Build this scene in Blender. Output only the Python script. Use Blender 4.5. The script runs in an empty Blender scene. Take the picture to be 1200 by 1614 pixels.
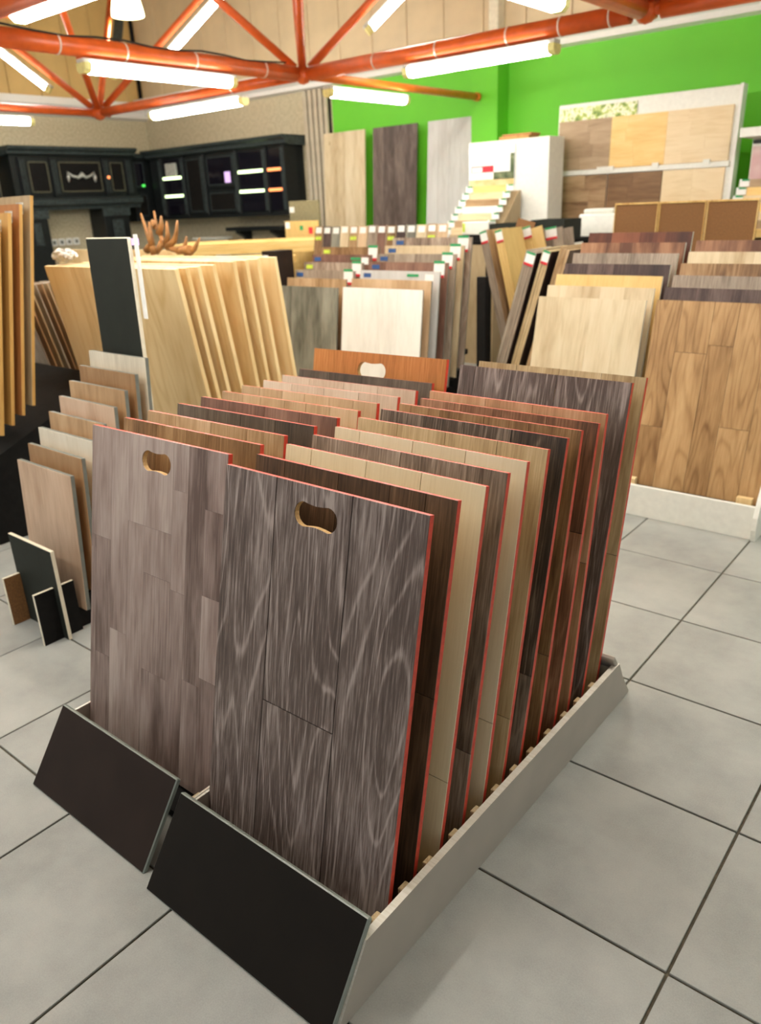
import bpy, bmesh, math, random
from mathutils import Vector, Matrix
sc = bpy.context.scene
COL = sc.collection
random.seed(7)

# ---------------------------------------------------------------- camera
yaw, pitch, roll = -0.6999168, 0.3779670, -0.0453997
f = Vector((math.sin(yaw)*math.cos(pitch), math.cos(yaw)*math.cos(pitch), -math.sin(pitch)))
r = Vector((math.cos(yaw), -math.sin(yaw), 0)); u = r.cross(f)
r2 = r*math.cos(roll)+u*math.sin(roll); u2 = u*math.cos(roll)-r*math.sin(roll)
cam = bpy.data.cameras.new('camera'); camo = bpy.data.objects.new('camera', cam); COL.objects.link(camo)
camo.matrix_world = Matrix(((r2.x, u2.x, -f.x, 0.822), (r2.y, u2.y, -f.y, -1.268), (r2.z, u2.z, -f.z, 1.5626), (0, 0, 0, 1)))
cam.sensor_fit = 'HORIZONTAL'; cam.sensor_width = 24.0; cam.lens = 24.0*1225.97/1200
cam.dof.use_dof = True; cam.dof.focus_distance = 1.75; cam.dof.aperture_fstop = 3.2
sc.camera = camo

# ---------------------------------------------------------------- light and exposure
world = bpy.data.worlds.new('world'); sc.world = world; world.use_nodes = True
bg = world.node_tree.nodes['Background']; bg.inputs[0].default_value = (0.92, 0.96, 1.0, 1); bg.inputs[1].default_value = 0.50
LAMP = 52.0          # strength of the fluorescent covers
sc.view_settings.view_transform = 'Standard'; sc.view_settings.look = 'None'
sc.view_settings.gamma = 1.0; sc.view_settings.exposure = 0.12
sc.view_settings.use_curve_mapping = False

# ---------------------------------------------------------------- helpers
def lin(c):
    return tuple((v/255/12.92 if v/255 <= .04045 else ((v/255+.055)/1.055)**2.4) for v in c)+(1,)

def obj(name, bm, mats, parent=None):
    me = bpy.data.meshes.new(name); bm.normal_update(); bm.to_mesh(me); bm.free()
    for m in (mats if isinstance(mats, (list, tuple)) else [mats]): me.materials.append(m)
    o = bpy.data.objects.new(name, me); COL.objects.link(o)
    if parent: o.parent = parent
    return o

def inst(src, parent, loc=(0, 0, 0), rot=(0, 0, 0)):
    o = src.copy(); COL.objects.link(o); o.parent = parent; o.location = loc; o.rotation_euler = rot
    return o

def tag(o, label, cat, group=None, kind=None):
    o['label'] = label; o['category'] = cat
    if group: o['group'] = group
    if kind: o['kind'] = kind
    return o

def thing(name, label, cat, loc=(0, 0, 0), rot=(0, 0, 0), group=None):
    o = bpy.data.objects.new(name, None); COL.objects.link(o); o.empty_display_size = .1
    o.location = loc; o.rotation_euler = rot
    return tag(o, label, cat, group)

def struct(name, bm, mats, label=None):
    o = obj(name, bm, mats); o['kind'] = 'structure'
    if label: o['label'] = label
    return o

def box(bm, x0, x1, y0, y1, z0, z1, mi=0, bev=0):
    vs = [bm.verts.new(p) for p in ((x0,y0,z0),(x1,y0,z0),(x1,y1,z0),(x0,y1,z0),(x0,y0,z1),(x1,y0,z1),(x1,y1,z1),(x0,y1,z1))]
    fs = [bm.faces.new([vs[i] for i in q]) for q in ((0,3,2,1),(4,5,6,7),(0,1,5,4),(1,2,6,5),(2,3,7,6),(3,0,4,7))]
    for q in fs: q.material_index = mi
    if bev:
        es = set(e for q in fs for e in q.edges)
        rr = bmesh.ops.bevel(bm, geom=list(es), offset=bev, segments=1, affect='EDGES')
        for q in rr['faces']: q.material_index = mi
    return fs

def bx(*a, **k):
    bm = bmesh.new(); box(bm, *a, **k); return bm

def prism(outline, y0, y1, holes=(), bm=None, axis='y', mi=0):
    """polygon in (x,z) extruded y0..y1 (axis='x': polygon in (y,z) extruded along x)"""
    bm = bm or bmesh.new()
    P = (lambda a, b, c: (a, c, b)) if axis == 'y' else ((lambda a, b, c: (c, a, b)) if axis == 'x' else (lambda a, b, c: (a, b, c)))
    new = []
    edges = []
    for loop in [outline]+list(holes):
        vs = [bm.verts.new(P(a, b, y0)) for a, b in loop]
        edges += [bm.edges.new((vs[i], vs[(i+1) % len(vs)])) for i in range(len(vs))]
        new += vs
    g = bmesh.ops.triangle_fill(bm, edges=edges, use_beauty=True, use_dissolve=False)
    faces = [e for e in g['geom'] if isinstance(e, bmesh.types.BMFace)]
    ext = bmesh.ops.extrude_face_region(bm, geom=faces)
    vv = [e for e in ext['geom'] if isinstance(e, bmesh.types.BMVert)]
    d = y1-y0
    bmesh.ops.translate(bm, verts=vv, vec=(0, d, 0) if axis == 'y' else ((d, 0, 0) if axis == 'x' else (0, 0, d)))
    allf = set(f for v in new+vv for f in v.link_faces)
    bmesh.ops.recalc_face_normals(bm, faces=list(allf))
    for q in allf: q.material_index = mi
    return bm

def tube(bm, a, b, rad, n=12, cap=True, mi=0):
    a = Vector(a); b = Vector(b); d = (b-a); L = d.length
    m = Matrix.Translation((a+b)/2) @ d.to_track_quat('Z', 'Y').to_matrix().to_4x4()
    g = bmesh.ops.create_cone(bm, cap_ends=cap, segments=n, radius1=rad, radius2=rad, depth=L, matrix=m)
    for v in g['verts']:
        for q in v.link_faces:
            q.material_index = mi; q.smooth = len(q.verts) == 4

def chain(bm, pts, rads, n=8):
    """smooth tapering tube through pts"""
    rings = []
    for i, p in enumerate(pts):
        p = Vector(p)
        d = Vector(pts[min(i+1, len(pts)-1)])-Vector(pts[max(i-1, 0)])
        q = d.to_track_quat('Z', 'Y')
        rings.append([bm.verts.new(p+q @ Vector((math.cos(t)*rads[i], math.sin(t)*rads[i], 0))) for t in [2*math.pi*k/n for k in range(n)]])
    for a, b in zip(rings, rings[1:]):
        for k in range(n):
            fc = bm.faces.new((a[k], a[(k+1) % n], b[(k+1) % n], b[k])); fc.smooth = True
    bm.faces.new(rings[0][::-1]); bm.faces.new(rings[-1])

# ---------------------------------------------------------------- materials
class NT:
    def __init__(s, name):
        s.m = bpy.data.materials.new(name); s.m.use_nodes = True; s.t = s.m.node_tree; s.b = s.t.nodes['Principled BSDF']
    def n(s, typ, **k):
        x = s.t.nodes.new('ShaderNode'+typ)
        for a, v in k.items():
            if isinstance(v, bpy.types.NodeSocket): s.t.links.new(v, x.inputs[a])
            else: setattr(x, a, v)
        return x
    def l(s, a, b): s.t.links.new(a, b)
    def math(s, op, a, b=None):
        x = s.t.nodes.new('ShaderNodeMath'); x.operation = op
        for i, v in enumerate((a, b)):
            if v is None: continue
            if isinstance(v, bpy.types.NodeSocket): s.l(v, x.inputs[i])
            else: x.inputs[i].default_value = v
        return x.outputs[0]
    def noise(s, vec, scale, detail=2, rough=.5):
        x = s.n('TexNoise'); s.l(vec, x.inputs['Vector']); x.inputs['Scale'].default_value = scale
        x.inputs['Detail'].default_value = detail; x.inputs['Roughness'].default_value = rough
        return x.outputs['Fac']
    def ramp(s, fac, stops):
        x = s.n('ValToRGB'); s.l(fac, x.inputs[0]); e = x.color_ramp.elements
        e[0].position, e[0].color = stops[0][0], lin(stops[0][1]); e[1].position, e[1].color = stops[-1][0], lin(stops[-1][1])
        for p, c in stops[1:-1]:
            q = e.new(p); q.color = lin(c)
        return x.outputs[0]
    def bump(s, h, strength=.3, dist=.002):
        x = s.n('Bump'); x.inputs['Strength'].default_value = strength; x.inputs['Distance'].default_value = dist
        s.l(h, x.inputs['Height']); s.l(x.outputs[0], s.b.inputs['Normal'])

def plain(name, c, rough=.5, var=.06, scale=30, metal=0, spec=.5):
    t = NT(name); tc = t.n('TexCoord').outputs['Object']
    v = t.noise(tc, scale, 3)
    a = tuple(max(0, x*(1-var)) for x in c); b = tuple(min(255, x*(1+var)) for x in c)
    t.l(t.ramp(v, [(.3, a), (.7, b)]), t.b.inputs['Base Color'])
    t.b.inputs['Roughness'].default_value = rough; t.b.inputs['Metallic'].default_value = metal
    t.b.inputs['Specular IOR Level'].default_value = spec
    return t.m

def wood(name, dark, mid, light, ring=.3, K=45, pores=.5, blotch=.5, var=.25, rough=.45, sx=1.0, horiz=False, knots=0, rp=3.0):
    t = NT(name); tc = t.n('TexCoord').outputs['Object']
    rnd = t.n('ObjectInfo').outputs['Random']
    off = t.n('VectorMath', operation='ADD'); t.l(tc, off.inputs[0])
    cb = t.n('CombineXYZ'); t.l(t.math('MULTIPLY', rnd, 41.0), cb.inputs[0]); t.l(t.math('MULTIPLY', rnd, 17.0), cb.inputs[2]); t.l(cb.outputs[0], off.inputs[1])
    def mp(s):
        x = t.n('Mapping'); t.l(off.outputs[0], x.inputs[0]); x.inputs['Scale'].default_value = (s[2], s[1], s[0]) if horiz else s; return x.outputs[0]
    v1 = t.noise(mp((1*sx, 1, .16)), 6.0, 1.5, .45)
    rings = t.math('SINE', t.math('MULTIPLY', v1, K*2.0))
    rings = t.math('POWER', t.math('ADD', t.math('MULTIPLY', rings, .5), .5), rp)
    v2 = t.noise(mp((1, 1, .045)), 170.0*sx, 4, .65)
    v3 = t.noise(mp((1, 1, .22)), 9.0, 3, .6)
    fac = t.math('ADD', .5, t.math('MULTIPLY', t.math('SUBTRACT', v2, .5), pores*2.4))
    fac = t.math('ADD', fac, t.math('MULTIPLY', t.math('MULTIPLY', rings, t.math('ADD', v2, .25)), ring))
    fac = t.math('ADD', fac, t.math('MULTIPLY', t.math('SUBTRACT', v3, .5), blotch*2))
    fac = t.math('ADD', fac, t.math('MULTIPLY', t.math('SUBTRACT', rnd, .5), var))
    if knots:
        vo = t.n('TexVoronoi'); t.l(mp((1, 1, .5)), vo.inputs['Vector']); vo.inputs['Scale'].default_value = 4.5
        k = t.math('MULTIPLY', t.math('MAXIMUM', t.math('SUBTRACT', .09, vo.outputs['Distance']), 0.0), 9*knots)
        fac = t.math('SUBTRACT', fac, k)
    t.l(t.ramp(fac, [(.12, dark), (.5, mid), (.9, light)]), t.b.inputs['Base Color'])
    t.b.inputs['Roughness'].default_value = rough
    t.b.inputs['Specular IOR Level'].default_value = .3
    t.bump(v2, .15, .001)
    return t.m

M = {}
M['red'] = plain('red_edge_paint', (205, 66, 46), .45, .08, 60)
M['groove'] = plain('dark_groove', (34, 27, 23), .8)
M['mdf'] = plain('cut_fibreboard', (196, 160, 104), .8, .1, 200)
M['hdf'] = plain('brown_fibreboard', (120, 82, 42), .8, .12, 120)
M['white'] = plain('white_melamine', (226, 226, 216), .45, .02)
M['cream_edge'] = plain('pale_edge_band', (222, 214, 190), .5, .04)
M['grey_edge'] = plain('grey_edge_band', (108, 112, 104), .5, .05)
M['white_edge'] = plain('white_edge_band', (214, 216, 204), .5, .03)
M['side'] = plain('grey_beige_laminate', (172, 164, 152), .55, .03, 6)
M['side_top'] = wood('whitewashed_edge', (186, 176, 150), (216, 210, 194), (232, 230, 220), .1, 20, .4, .3, horiz=True)
M['black'] = plain('black_satin_panel', (27, 23, 18), .5, .08, 8, spec=.12)
M['black_b'] = plain('brown_black_satin_panel', (42, 33, 28), .5, .08, 8, spec=.12)
M['rim_sheen'] = plain('panel_rim_painted_sheen', (136, 144, 134), .35, .05)  # black panel edge painted grey for the light it reflects
M['charcoal'] = plain('charcoal_board', (42, 45, 40), .6, .05, 12, spec=.12)
M['blackmat'] = plain('matt_black', (20, 19, 18), .7, .2, spec=.15)
M['orange'] = plain('orange_pipe_paint', (216, 96, 36), .35, .07, 9)
M['orange2'] = plain('orange_thin_pipe_paint', (232, 126, 42), .35, .05, 9)
M['fixture'] = plain('white_fixture_body', (206, 206, 196), .5)
M['fixture_cap'] = plain('ivory_end_cap', (232, 226, 150), .5)
M['wire'] = plain('black_wire', (40, 34, 30), .6)
M['tie'] = plain('white_cable_tie', (225, 205, 190), .5)
def emit(name, c, s):
    t = NT(name); t.b.inputs['Base Color'].default_value = lin(c); t.b.inputs['Emission Color'].default_value = lin(c); t.b.inputs['Emission Strength'].default_value = s
    return t.m
M['tube'] = emit('fluorescent_cover', (255, 251, 242), LAMP)
M['bell'] = emit('pendant_glow', (255, 244, 190), 6)
M['led'] = emit('lit_shelf_edge', (226, 255, 190), 3)
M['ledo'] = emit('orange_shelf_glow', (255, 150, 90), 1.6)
M['violet_lit'] = emit('violet_glow', (200, 170, 225), .9)  # painted glow for the door glass reflection and the paper clip
M['green_dot'] = emit('green_indicator', (80, 230, 90), 1.5)
M['lab_white'] = plain('label_paper', (236, 236, 230), .6, .02)
M['lab_green'] = plain('label_green', (40, 150, 90), .6)
M['lab_red'] = plain('label_red', (205, 40, 52), .6)
M['lab_blue'] = plain('label_blue', (44, 84, 140), .6)
M['lab_lime'] = plain('label_lime', (190, 214, 70), .6)
M['green'] = plain('green_wall_paint', (104, 202, 42), .6, .02, 2)
M['cornice'] = plain('white_cornice', (232, 230, 224), .5, .01)
M['antler'] = plain('antler', (150, 106, 58), .6, .18, 14)
M['kit'] = plain('black_cabinet_paint', (24, 28, 29), .4, .15, 20, spec=.3)
M['kit_trim'] = plain('grey_patina_trim', (52, 60, 60), .45, .25, 30, spec=.3)
M['kit_gold'] = plain('dull_gold_line', (92, 90, 72), .4, .2, 30)
M['silver'] = plain('silver_ornament', (176, 178, 170), .35, .2, 60)
def glass_mat():
    t = NT('dark_cabinet_glass'); t.b.inputs['Base Color'].default_value = lin((18, 16, 24)); t.b.inputs['Roughness'].default_value = .08
    return t.m
M['kglass'] = glass_mat()

def tile_mat():
    t = NT('grey_floor_tile'); tc = t.n('TexCoord').outputs['Object']; rnd = t.n('ObjectInfo').outputs['Random']
    o = t.n('VectorMath', operation='ADD'); t.l(tc, o.inputs[0]); cb = t.n('CombineXYZ'); t.l(t.math('MULTIPLY', rnd, 33), cb.inputs[0]); t.l(cb.outputs[0], o.inputs[1])
    a = t.noise(o.outputs[0], 3.5, 5, .6); b = t.noise(o.outputs[0], 260, 2, .7)
    fac = t.math('ADD', t.math('MULTIPLY', a, .75), t.math('MULTIPLY', b, .25)); fac = t.math('ADD', fac, t.math('MULTIPLY', t.math('SUBTRACT', rnd, .5), .05))
    t.l(t.ramp(fac, [(.3, (130, 132, 128)), (.52, (154, 156, 150)), (.72, (170, 171, 164))]), t.b.inputs['Base Color'])
    t.b.inputs['Roughness'].default_value = .42; t.bump(b, .12, .001)
    return t.m
M['tile'] = tile_mat()
M['grout'] = plain('brown_grout', (84, 78, 64), .9, .15, 60)

def wallpaper():
    t = NT('damask_wallpaper'); tc = t.n('TexCoord').outputs['Object']
    v = t.n('TexVoronoi'); t.l(tc, v.inputs['Vector']); v.inputs['Scale'].default_value = 3.2; v.inputs['Randomness'].default_value = .12
    w = t.math('SINE', t.math('MULTIPLY', v.outputs['Distance'], 34)); n = t.noise(tc, 40, 3)
    fac = t.math('ADD', t.math('MULTIPLY', w, .07), n)
    t.l(t.ramp(fac, [(.3, (178, 168, 138)), (.75, (206, 196, 166))]), t.b.inputs['Base Color']); t.b.inputs['Roughness'].default_value = .6
    return t.m
M['wallpaper'] = wallpaper()
M['ochre'] = plain('ochre_cladding', (206, 174, 112), .5, .04, 3)
M['beige_clad'] = plain('beige_cladding', (212, 192, 156), .5, .04, 3)
M['ceil'] = plain('ceiling_paint', (206, 190, 150), .7, .03, 2)
M['slat'] = plain('beige_slat', (190, 180, 158), .6, .04, 10)

def photo_mat(name, stops, scale):
    t = NT(name); tc = t.n('TexCoord').outputs['Object']; a = t.noise(tc, scale, 3)
    t.l(t.ramp(a, stops), t.b.inputs['Base Color']); return t.m
M['flowers'] = photo_mat('printed_blossom', [(.35, (96, 130, 50)), (.48, (190, 205, 110)), (.56, (240, 240, 220)), (.7, (150, 170, 80))], 22)
M['pinkprint'] = photo_mat('printed_pink_picture', [(.3, (226, 210, 200)), (.55, (196, 150, 150)), (.7, (170, 110, 120))], 3)
M['skyprint'] = photo_mat('printed_pale_sky', [(.3, (222, 228, 226)), (.7, (244, 246, 238))], 4)
M['parkprint'] = photo_mat('printed_trees', [(.35, (60, 78, 44)), (.6, (110, 120, 84)), (.75, (180, 190, 180))], 16)
M['pathprint'] = photo_mat('printed_path', [(.3, (190, 170, 110)), (.7, (222, 208, 160))], 8)
M['bagfoil'] = photo_mat('clear_bag_with_fittings', [(.3, (120, 110, 90)), (.5, (225, 225, 220)), (.7, (180, 170, 150))], 60)

W = {
 'charcoal_oak': wood('charcoal_oak', (54, 44, 39), (98, 84, 77), (164, 150, 142), .34, 44, .55, .38, .14, rp=14),
 'mauve_strip': wood('mauve_grey_strip_oak', (96, 78, 70), (144, 125, 116), (174, 158, 148), .04, 20, .42, .9, .36, sx=.8),
 'dark_walnut': wood('dark_walnut', (44, 32, 24), (82, 62, 46), (120, 94, 72), .15, 30, .45, .5, .2),
 'cream_maple': wood('cream_maple', (196, 178, 144), (220, 206, 172), (234, 222, 192), -.05, 15, .25, .3, .2),
 'grey_brown': wood('grey_brown_oak', (84, 70, 58), (140, 122, 106), (186, 170, 152), .2, 50, .5, .6, .3, knots=1),
 'pale_beech': wood('pale_beech', (200, 184, 152), (222, 208, 178), (236, 226, 204), -.05, 15, .22, .3, .15),
 'sand_oak': wood('sand_oak', (150, 124, 86), (194, 172, 132), (222, 204, 168), -.15, 30, .35, .5, .25, knots=1),
 'black_brown': wood('black_brown_oak', (44, 37, 32), (84, 71, 60), (150, 134, 118), .3, 36, .5, .7, .5, rp=12),
 'mid_walnut': wood('mid_walnut', (82, 58, 34), (134, 102, 68), (176, 144, 104), .15, 40, .45, .5, .3),
 'red_walnut': wood('red_walnut', (76, 50, 36), (128, 90, 66), (176, 136, 106), .15, 40, .45, .6, .35),
 'light_cherry': wood('light_cherry', (150, 112, 78), (190, 150, 112), (214, 180, 146), -.15, 40, .4, .5, .25),
 'tan_oak': wood('tan_oak', (138, 108, 72), (178, 149, 112), (208, 182, 148), -.2, 30, .4, .4, .25),
 'dark_grey': wood('dark_grey_oak', (48, 42, 36), (86, 74, 62), (124, 110, 94), .1, 30, .4, .5, .25),
 'plum_brown': wood('plum_brown_oak', (78, 56, 46), (124, 92, 78), (160, 126, 108), .05, 30, .4, .5, .25),
 'honey_beech': wood('honey_beech', (156, 126, 90), (194, 166, 130), (216, 190, 156), -.1, 20, .3, .4, .3),
 'pale_ash': wood('pale_pinkish_ash', (172, 148, 126), (206, 186, 164), (224, 210, 192), -.05, 20, .35, .4, .2),
 'orange_teak': wood('orange_teak', (136, 84, 34), (178, 116, 58), (204, 146, 84), -.15, 30, .5, .4, .15),
 'oak_gold': wood('golden_brown_oak', (116, 84, 50), (168, 132, 88), (198, 164, 118), -.26, 46, .32, .5, .22, rp=5),
 'oak_pale': wood('pale_rustic_oak', (162, 138, 102), (206, 190, 156), (224, 212, 186), -.12, 24, .22, .4, .25, knots=1.2),
 'yellow_oak': wood('yellow_oak', (186, 150, 88), (214, 182, 116), (230, 204, 146), -.1, 24, .3, .3, .15),
 'mahogany': wood('mahogany', (58, 28, 18), (98, 54, 34), (136, 82, 54), .05, 24, .3, .5, .5),
 'zebra': wood('zebra_walnut', (92, 58, 40), (150, 108, 78), (190, 150, 116), .05, 24, .3, .8, .9),
 'ash_grey': wood('ash_grey_oak', (96, 84, 72), (146, 132, 116), (178, 166, 148), .1, 30, .5, .5, .2),
 'espresso': wood('espresso', (42, 32, 30), (70, 54, 50), (110, 92, 84), .1, 24, .4, .6, .4),
 'weathered': wood('weathered_grey', (84, 84, 74), (124, 124, 112), (154, 154, 140), -.1, 24, .4, .8, .3),
 'white_wash': wood('white_washed_wood', (206, 205, 196), (232, 232, 226), (242, 242, 238), -.08, 20, .3, .3, .12),
 'light_grey': wood('light_grey_wood', (168, 168, 164), (196, 197, 194), (214, 216, 214), -.08, 20, .3, .3, .1),
 'pine': wood('pine', (204, 166, 104), (234, 208, 156), (244, 226, 184), -.16, 22, .16, .3, .25, knots=1.6, rough=.55),
 'pine_edge': wood('pine_cut_edge', (170, 118, 54), (222, 184, 110), (238, 210, 150), -.1, 22, .5, .5, .2),
 'sample_pink': wood('rosy_veneer', (162, 132, 106), (198, 170, 144), (216, 192, 168), -.05, 22, .3, .5, .15),
 'sample_tan': wood('tan_veneer', (146, 114, 78), (184, 152, 114), (206, 178, 142), -.1, 22, .3, .5, .2),
 'sample_white': wood('chalky_veneer', (180, 170, 150), (212, 204, 184), (226, 220, 204), -.05, 22, .3, .5, .15),
 'sample_brown': wood('brown_veneer', (120, 88, 56), (156, 122, 86), (182, 150, 112), -.1, 22, .3, .5, .2),
 'hang_gold': wood('golden_veneer', (140, 98, 44), (188, 146, 80), (206, 170, 106), -.1, 22, .25, .3, .1),
 'hang_brown': wood('caramel_veneer', (128, 76, 36), (168, 112, 62), (190, 140, 88), -.1, 22, .25, .3, .1),
 'hang_grey': wood('greige_veneer', (140, 118, 84), (172, 152, 118), (192, 174, 142), -.1, 22, .25, .3, .1),
 'rustic_h': wood('rustic_oak_horizontal', (128, 104, 78), (166, 142, 112), (190, 168, 138), -.1, 24, .3, .3, .2, horiz=True),
 'yellow_h': wood('yellow_oak_horizontal', (210, 168, 96), (232, 196, 126), (242, 214, 156), -.1, 24, .3, .3, .1, horiz=True),
 'pale_h': wood('pale_oak_horizontal', (206, 178, 132), (226, 204, 164), (236, 218, 186), -.1, 24, .3, .3, .1, horiz=True),
 'dark_h': wood('brown_oak_horizontal', (84, 58, 34), (122, 90, 58), (150, 118, 82), -.1, 24, .3, .3, .1, horiz=True),
 'tongue': wood('mixed_brown_horizontal', (108, 80, 52), (150, 120, 86), (176, 148, 112), -.1, 24, .3, .8, .3, horiz=True),
}

# ---------------------------------------------------------------- setting
T = .5; g = .0035
flo = struct('floor', bx(-12, 7, -4, 7.2, -.06, -.006), M['grout'])
tm = bmesh.new(); box(tm, g, T-g, g, T-g, -.03, 0, bev=.0012)
tsrc = None
near, far = [], []
for i in range(-24, 14):
    for j in range(-8, 14):
        x, y = i*T, j*T
        vis = (-7 <= x <= 1.5 and -1.5 <= y <= 5.5) and (y > -1.2-.0*x) and (x < .8+.0*y) 
        (near if vis else far).append((x, y))
near.sort(key=lambda p: (p[0]-.8)**2+(p[1]+1.2)**2)
far += near[270:]; near = near[:270]
for x, y in near:
    if tsrc is None: tsrc = obj('tile', tm, M['tile'], flo); o = tsrc
    else: o = inst(tsrc, flo)
    o.location = (x, y, 0)
bm = bmesh.new()
for x, y in far: box(bm, x+g, x+T-g, y+g, y+T-g, -.02, 0)
o = obj('tile_field', bm, M['tile'], flo); o['kind'] = 'stuff'

struct('wall_left', bx(-10.75, -10.6, -4, 7.15, 0, 3.1), M['wallpaper'])
struct('wall_back', bx(-6.64, 7, 7.0, 7.15, 0, 3.1), M['green'])
struct('wall_back_kitchen', bx(-10.6, -6.64, 7.0, 7.15, 0, 3.1), M['wallpaper'])
struct('trim_1', bx(-4.39, -4.06, 6.77, 7.0, 0, 2.96), M['green'], 'green painted pilaster')
def upper(name, n, L, mat, place):
    s = struct(name, bx(*place['back']), M['groove'])
    pm = bmesh.new(); box(pm, .004, L/n-.004, -.03, 0, 0, 2.2, bev=.006)
    src = None
    for i in range(n):
        if src is None: src = obj('panel', pm, mat, s); o = src
        else: o = inst(src, s)
        o.location = place['at'](i*L/n); o.rotation_euler = (0, 0, place['rot'])
upper('wall_upper_left', 24, 11.2, M['ochre'], dict(back=(-10.75, -10.64, -4, 7.15, 3.1, 5.3), at=lambda d: (-10.64, -4+d, 3.1), rot=math.pi/2))
upper('wall_upper_back', 34, 17.6, M['beige_clad'], dict(back=(-10.6, 7, 7.04, 7.15, 3.1, 5.3), at=lambda d: (-10.6+d, 7.035, 3.1), rot=0))
struct('ceiling', bx(-10.75, 7, -4, 7.15, 5.3, 5.4), M['ceil'])
def cornice(name, prof, along, a, b):
    struct(name, prism(prof, a, b, axis=along), M['cornice'])
cornice('trim_2', [(7.0, 2.95), (6.93, 2.97), (6.92, 3.02), (6.88, 3.05), (6.88, 3.10), (6.83, 3.13), (6.83, 3.19), (7.0, 3.19)], 'x', -10.6, 7)
cornice('trim_3', [(-10.6, 2.90), (-10.52, 2.93), (-10.5, 3.0), (-10.46, 3.05), (-10.46, 3.14), (-10.6, 3.14)], 'y', -4, 7)
# prism axis 'y' takes (x,z): fine for the left wall
struct('trim_4', bx(-4.42, -4.03, 6.70, 6.9, 2.96, 3.10), M['cornice'])
t = struct('wall_ribbed_section', bx(-7.12, -6.66, 6.975, 7.0, 1.0, 2.95), M['groove'])
s0 = None
for i in range(5):
    if s0 is None: s0 = obj('slat', bx(.012, .078, -.035, 0, 1.0, 2.95, bev=.01), M['slat'], t); o = s0
    else: o = inst(s0, t)
    o.location = (-7.12+i*.091, 6.975, 0)
# hall column seen above the cornice, dark tube added to mark the wall corner line
tag(obj('steel_column', bx(-4.24, -4.12, 6.86, 7.0, 3.19, 5.3, bev=.01), M['cream_edge']), 'pale square column standing above the white cornice in the ochre cladding', 'column')
bm = bmesh.new(); tube(bm, (-10.45, 6.86, 3.15), (-10.45, 6.86, 5.3), .03)
tag(obj('corner_tube', bm, M['blackmat']), 'dark vertical tube marking the corner line of the ochre cladding', 'pipe')

# ---------------------------------------------------------------- orange space frame
XS = [-7.5, -4.4, -1.42, 1.6]; YS = [-1.83, 1.17, 4.17]; ZP = 2.6; ZT = 4.4
fr = thing('space_frame', 'orange painted tubular space frame hanging over the shop', 'roof frame', (0, 0, ZP))
def tb(name, a, b, rad, m=None):
    bm = bmesh.new(); tube(bm, (a[0], a[1], a[2]-ZP), (b[0], b[1], b[2]-ZP), rad, 14)
    return obj(name, bm, m or M['orange'], fr)
gap = .1
for y in YS:
    for a, b in zip(XS, XS[1:]): tb('chord_tube', (a+gap, y, ZP), (b-gap, y, ZP), .058 if a > -5 else .045)
for x in XS:
    for a, b in zip(YS, YS[1:]): tb('chord_tube', (x, a+gap, ZP), (x, b-gap, ZP), .06 if x > -5 else .04)
tb('chord_tube', (-4.4, 4.27, ZP), (-4.3, 6.77, ZP-.02), .036, M['orange2'])
bm = bmesh.new(); tube(bm, (-4.302, 6.72, -.02), (-4.30, 6.77, -.02), .042); obj('wall_flange', bm, M['orange2'], fr)
for x in XS:
    for y in YS:
        bm = bmesh.new(); bmesh.ops.create_icosphere(bm, subdivisions=2, radius=.075, matrix=Matrix.Translation((x, y, 0)))
        for d in ((1,0),(-1,0),(0,1),(0,-1)): tube(bm, (x, y, 0), (x+d[0]*.13, y+d[1]*.13, 0), .035, 8)
        obj('node', bm, M['orange'], fr)
        for dx in (-1.5, 1.5):
            for dy in (-1.5, 1.5):
                e = (x+dx*.99, y+dy*.99, ZT)
                a = (x+(e[0]-x)*.03, y+(e[1]-y)*.03, ZP+(ZT-ZP)*.03)
                tb('brace', a, e, .034 if y > 3 else .038)
for y in [v+1.5 for v in YS]+[YS[0]-1.5]:
    tb('top_chord', (XS[0]-1.5, y, ZT), (XS[-1]+1.5, y, ZT), .05)
for x in [v+1.5 for v in XS]+[XS[0]-1.5]:
    tb('top_chord', (x, YS[0]-1.5, ZT), (x, YS[-1]+1.5, ZT), .05)
# wiring and cable ties along the tubes
bm = bmesh.new()
pts = [(-4.36, 1.3+i*.22, .055+.012*math.sin(i*1.7)) for i in range(13)]
chain(bm, pts, [.007]*13, 6); obj('cable', bm, M['wire'], fr)
for (x, y) in ((-4.4, 1.9), (-4.4, 2.4), (-4.4, 3.0), (-4.4, 3.7)):
    bm = bmesh.new(); tube(bm, (x, y, 0), (x, y+.012, 0), .063, 16); obj('cable_tie', bm, M['tie'], fr)
for (x, y) in ((-3.6, 4.17), (-3.0, 4.17), (-2.4, 4.17), (-2.0, 4.17), (-1.65, 4.17), (-5.3, 4.17)):
    bm = bmesh.new(); tube(bm, (x, y, 0), (x+.012, y, 0), .061 if x > -5 else .05, 16); obj('cable_tie', bm, M['tie'], fr)

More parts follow.
